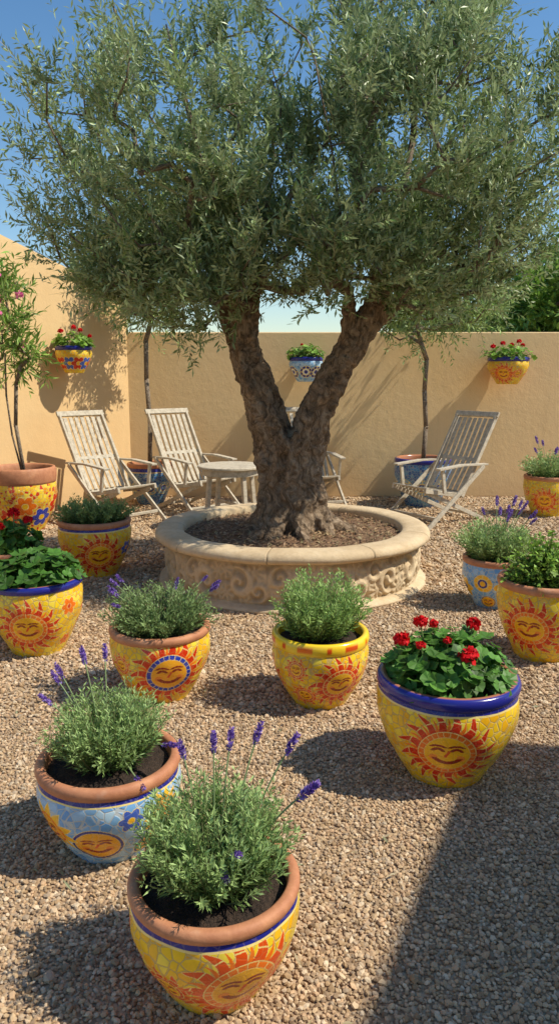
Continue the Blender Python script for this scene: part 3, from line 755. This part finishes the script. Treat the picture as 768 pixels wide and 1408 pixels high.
stem(g,L1,[.23,.19,.16,.152,.142,.130,.117,.10,.08],sides=44,fl=.11,ph=0,twist=.18)
stem(g,R1,[.23,.19,.16,.152,.136,.122,.110,.098,.08,.062],sides=44,fl=.11,ph=2,twist=.18)
stem(g,[(0,-.05,-.05),(0,-.05,.3),(.0,-.03,.60),(0,0,.80)],[.23,.17,.13,.07],ph=4)
for k in range(15):     # root flare
    a=k*2*PI/15+.3*math.sin(k*5); rr=.47+.09*math.sin(k*2.3)
    stem(g,[(.09*math.cos(a),.07*math.sin(a),.54),(.17*math.cos(a),.15*math.sin(a),.26),(.28*math.cos(a),.27*math.sin(a),.09),(rr*math.cos(a),rr*.95*math.sin(a),-.015)],[.05,.068,.06,.035],16,.12,k)
for k in range(8):
    a=k*2*PI/8+.4; sx=-1 if math.cos(a)<0 else 1
    pts=[(.15*math.cos(a+.9*t)*1.0+sx*.045,.155*math.sin(a+.9*t)-.01,.05+.75*t) for t in np.linspace(0,1,6)]
    stem(g,pts,[.055,.045,.04,.04,.035,.025],14,.10,k)
for (bx,by,bz,br) in((-.22,-.10,.55,.05),(.21,-.1,.3,.06),(-.06,-.17,.7,.05),(.05,-.2,.25,.05)):
    stem(g,[(bx,by+.04,bz-.07),(bx,by,bz),(bx,by+.04,bz+.07)],[br*.5,br,br*.5],14,.12,bx*9)
stem(g,[(-.42,0,1.50),(-.52,.0,1.70),(-.62,.02,1.88)],[.08,.065,.05],18,.1,1)
stem(g,[(-.38,0,1.45),(-.31,-.02,1.70),(-.27,-.02,1.95)],[.08,.06,.045],18,.1,2)
stem(g,[(.50,-.04,1.48),(.68,-.0,1.66),(.86,.04,1.85)],[.075,.06,.042],18,.1,3)
stem(g,[(.42,-.04,1.38),(.41,-.1,1.62),(.40,-.15,1.85)],[.07,.05,.038],18,.1,5)
tr=build("trunk",g,M_BARK,tree,color=False)
rm=tr.modifiers.new("r",'REMESH'); rm.mode='VOXEL'; rm.voxel_size=.010; rm.use_smooth_shade=True
sm=tr.modifiers.new("s",'SMOOTH'); sm.iterations=2
tx=bpy.data.textures.new("barktex",'CLOUDS'); tx.noise_scale=.045; tx.noise_depth=3
dp=tr.modifiers.new("d",'DISPLACE'); dp.texture=tx; dp.strength=.042; dp.mid_level=.5; dp.texture_coords='LOCAL'
tx2=bpy.data.textures.new("knottex",'CLOUDS'); tx2.noise_scale=.16
dp=tr.modifiers.new("d2",'DISPLACE'); dp.texture=tx2; dp.strength=.035; dp.mid_level=.5; dp.texture_coords='LOCAL'
limbs=[(-1,[(-.46,-.04,1.82),(-.54,-.1,2.2),(-.64,-.2,2.65),(-.75,-.3,3.1),(-.85,-.3,3.5)]),
 (-1,[(-.27,-.02,1.9),(-.22,.1,2.3),(-.15,.3,2.8),(-.15,.4,3.4)]),
 (-1,[(-.60,.02,1.82),(-.95,.1,2.05),(-1.35,.2,2.4),(-1.6,.2,2.8)]),
 (-1,[(.65,-.07,1.88),(.74,-.12,2.3),(.82,-.2,2.8),(.86,-.25,3.4)]),
 (-1,[(.84,.04,1.82),(1.10,.1,2.1),(1.45,.15,2.5),(1.7,.15,2.9)]),
 (-1,[(.40,-.15,1.82),(.34,-.3,2.2),(.24,-.5,2.7),(.12,-.6,3.2)])]
ells=[(-.95,-.1,2.75,.98,1.0,.95),(.95,-.1,2.8,1.08,1.0,1.0),(0,.1,3.05,1.0,.95,.8,.8),(-.6,-.5,2.2,.75,.6,.5,1.1),(.7,-.5,2.25,.8,.6,.5,1.1),
 (-1.35,0,2.05,.65,.6,.45,1.2),(1.4,0,2.15,.65,.6,.45,1.2),(0,.4,2.15,.6,.45,.45,1.5),(-.75,-.3,1.78,.55,.5,.25,1.6),(.95,-.3,1.85,.5,.5,.25,1.6),
 (-.42,-.42,1.90,.42,.25,.30,4.5),(.55,-.45,1.93,.42,.25,.30,4.5),(.05,-.1,2.10,.38,.3,.30,3.5)]
def hole(p):
    if p[2]<1.5: return True
    if abs(p[0]-.05)<.18 and p[1]<.1 and p[2]<1.8: return True
    return math.sin(p[0]*4.3+1.3)*math.sin(p[1]*4.1+.4)*math.sin(p[2]*4.6+2.1)>.34 and p[2]>2.3
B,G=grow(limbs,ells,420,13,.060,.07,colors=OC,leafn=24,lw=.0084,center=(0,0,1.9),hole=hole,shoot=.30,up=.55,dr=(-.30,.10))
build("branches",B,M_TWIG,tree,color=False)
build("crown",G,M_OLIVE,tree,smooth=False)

def young(pos,H,label,ell,seed,lean=0):
    e=thing("young_olive_tree",pos,label,"tree","young olive trees in blue pots")
    lim=[(-1,[(0,0,0),(.02+lean*.3,0,H*.3),(-.01+lean*.6,.01,H*.6),(lean,0,H*.85)])]
    B,G=grow(lim,ell,40,8,.075,.035,colors=[(.30,.42,.13),(.24,.35,.10),(.36,.48,.18)],leafn=18,shoot=.28,rootw=.0045,seed=seed,lw=.009)
    build("trunk",B,M_TWIG,e,color=False); build("crown",G,M_LEAF,e,smooth=False)
young(POS['M'],1.8,"slender young olive tree in a blue pot in the wall corner",[(0,0,2.15,.35,.3,.45)],5)
young(POS['N'],1.45,"slender young olive tree with spreading twigs in a blue pot",[(0.05,0,1.65,.6,.4,.3),(.4,0,1.8,.4,.3,.3),(-.3,0,1.8,.35,.3,.25)],6)
e=thing("oleander_shrub",POS['I'],"slim oleander with narrow leaves and pink blossoms","shrub")
lim=[(-1,[(.0,0,0),(-.08,0,.4),(-.12,.02,.8),(-.10,0,1.2)]),(-1,[(.02,0,0),(-.02,-.05,.5),(.02,-.08,.9),(.02,-.1,1.3)])]
B,G=grow(lim,[(-.08,-.05,1.45,.34,.35,.5)],34,5,.11,.02,colors=[(.20,.34,.06),(.28,.42,.09),(.14,.26,.04)],leafn=12,shoot=.22,rootw=.004,seed=9,lw=.011)
build("trunk",B,M_TWIG,e,color=False); build("crown",G,M_LEAF,e,smooth=False)
for i in range(16):
    f=Acc(); c=np.array([-.08+random.uniform(-.34,.36),-.05+random.uniform(-.42,-.05),1.42+random.uniform(-.35,.5)]); n=20
    d=unit(rng.normal(size=(n,3))); leaves(f,c+d*.008,d,.042,.015,np.tile((.85,.22,.45),(n,1))*rng.uniform(.8,1.15,(n,1)))
    build("blossom",f,M_FLOWER,e,smooth=False)

def outside(x,y,H,R,label,seed,cols,ntar=110):
    e=thing("garden_tree",(x,y,0),label,"tree","leafy trees beyond the garden walls")
    lim=[(-1,[(0,0,0),(.05,0,H*.25),(0,.05,H*.5),(-.1,0,H*.8)])]
    B,G=grow(lim,[(0,0,H*.72,R,R,H*.34)],ntar,12,.13,.12,colors=cols,leafn=16,shoot=.5,rootw=.012,seed=seed,lw=.03)
    build("trunk",B,M_BARK,e,color=False); build("crown",G,M_LEAF,e,smooth=False)
GC=[(.16,.30,.04),(.23,.39,.06),(.30,.47,.09),(.12,.23,.03)]
outside(4.9,12.2,3.5,1.2,"leafy green tree rising above the back wall",21,GC)
outside(3.4,15.5,3.6,1.2,"pale green tree some way beyond the back wall",22,[(.28,.38,.16),(.34,.44,.20)],80)
outside(6.8,14.,4.2,1.6,"dense green tree beyond the wall",23,GC)
outside(-5.2,10.6,4.2,.8,"slender tree showing above the side wall",24,GC,60)

# ------------------------------------------------------------------ light, sky, camera
sd=Vector(SUN).normalized()
el=math.asin(sd.z); az=math.atan2(sd.x,sd.y)
w=bpy.data.worlds.new("World"); scene.world=w; w.use_nodes=True; nt=w.node_tree
bg=nt.nodes["Background"]; sk=nt.nodes.new('ShaderNodeTexSky'); sk.sky_type='NISHITA'; sk.sun_disc=False
sk.sun_elevation=el; sk.sun_rotation=az; sk.dust_density=.2; sk.ozone_density=1.5; sk.air_density=1.15
hs_=nt.nodes.new('ShaderNodeHueSaturation'); hs_.inputs['Saturation'].default_value=1.25; hs_.inputs['Value'].default_value=1.0
nt.links.new(sk.outputs[0],hs_.inputs['Color']); nt.links.new(hs_.outputs[0],bg.inputs[0]); bg.inputs[1].default_value=.14
l=bpy.data.lights.new("sun",'SUN'); l.energy=5.0; l.angle=math.radians(.5); l.color=(1,.93,.80)
lo=bpy.data.objects.new("sun",l); COL.objects.link(lo); lo.rotation_euler=(-sd).to_track_quat('-Z','Y').to_euler(); lo.location=(6,6,9)
cam=bpy.data.cameras.new("camera"); co=bpy.data.objects.new("camera",cam); COL.objects.link(co)
cam.sensor_fit='VERTICAL'; cam.sensor_height=36; cam.lens=26; cam.clip_end=800; cam.clip_start=.05
co.location=(0,0,1.55); co.rotation_euler=(math.radians(90-10.3),0,0)
scene.camera=co
scene.view_settings.view_transform='Standard'; scene.view_settings.look='None'; scene.view_settings.exposure=0
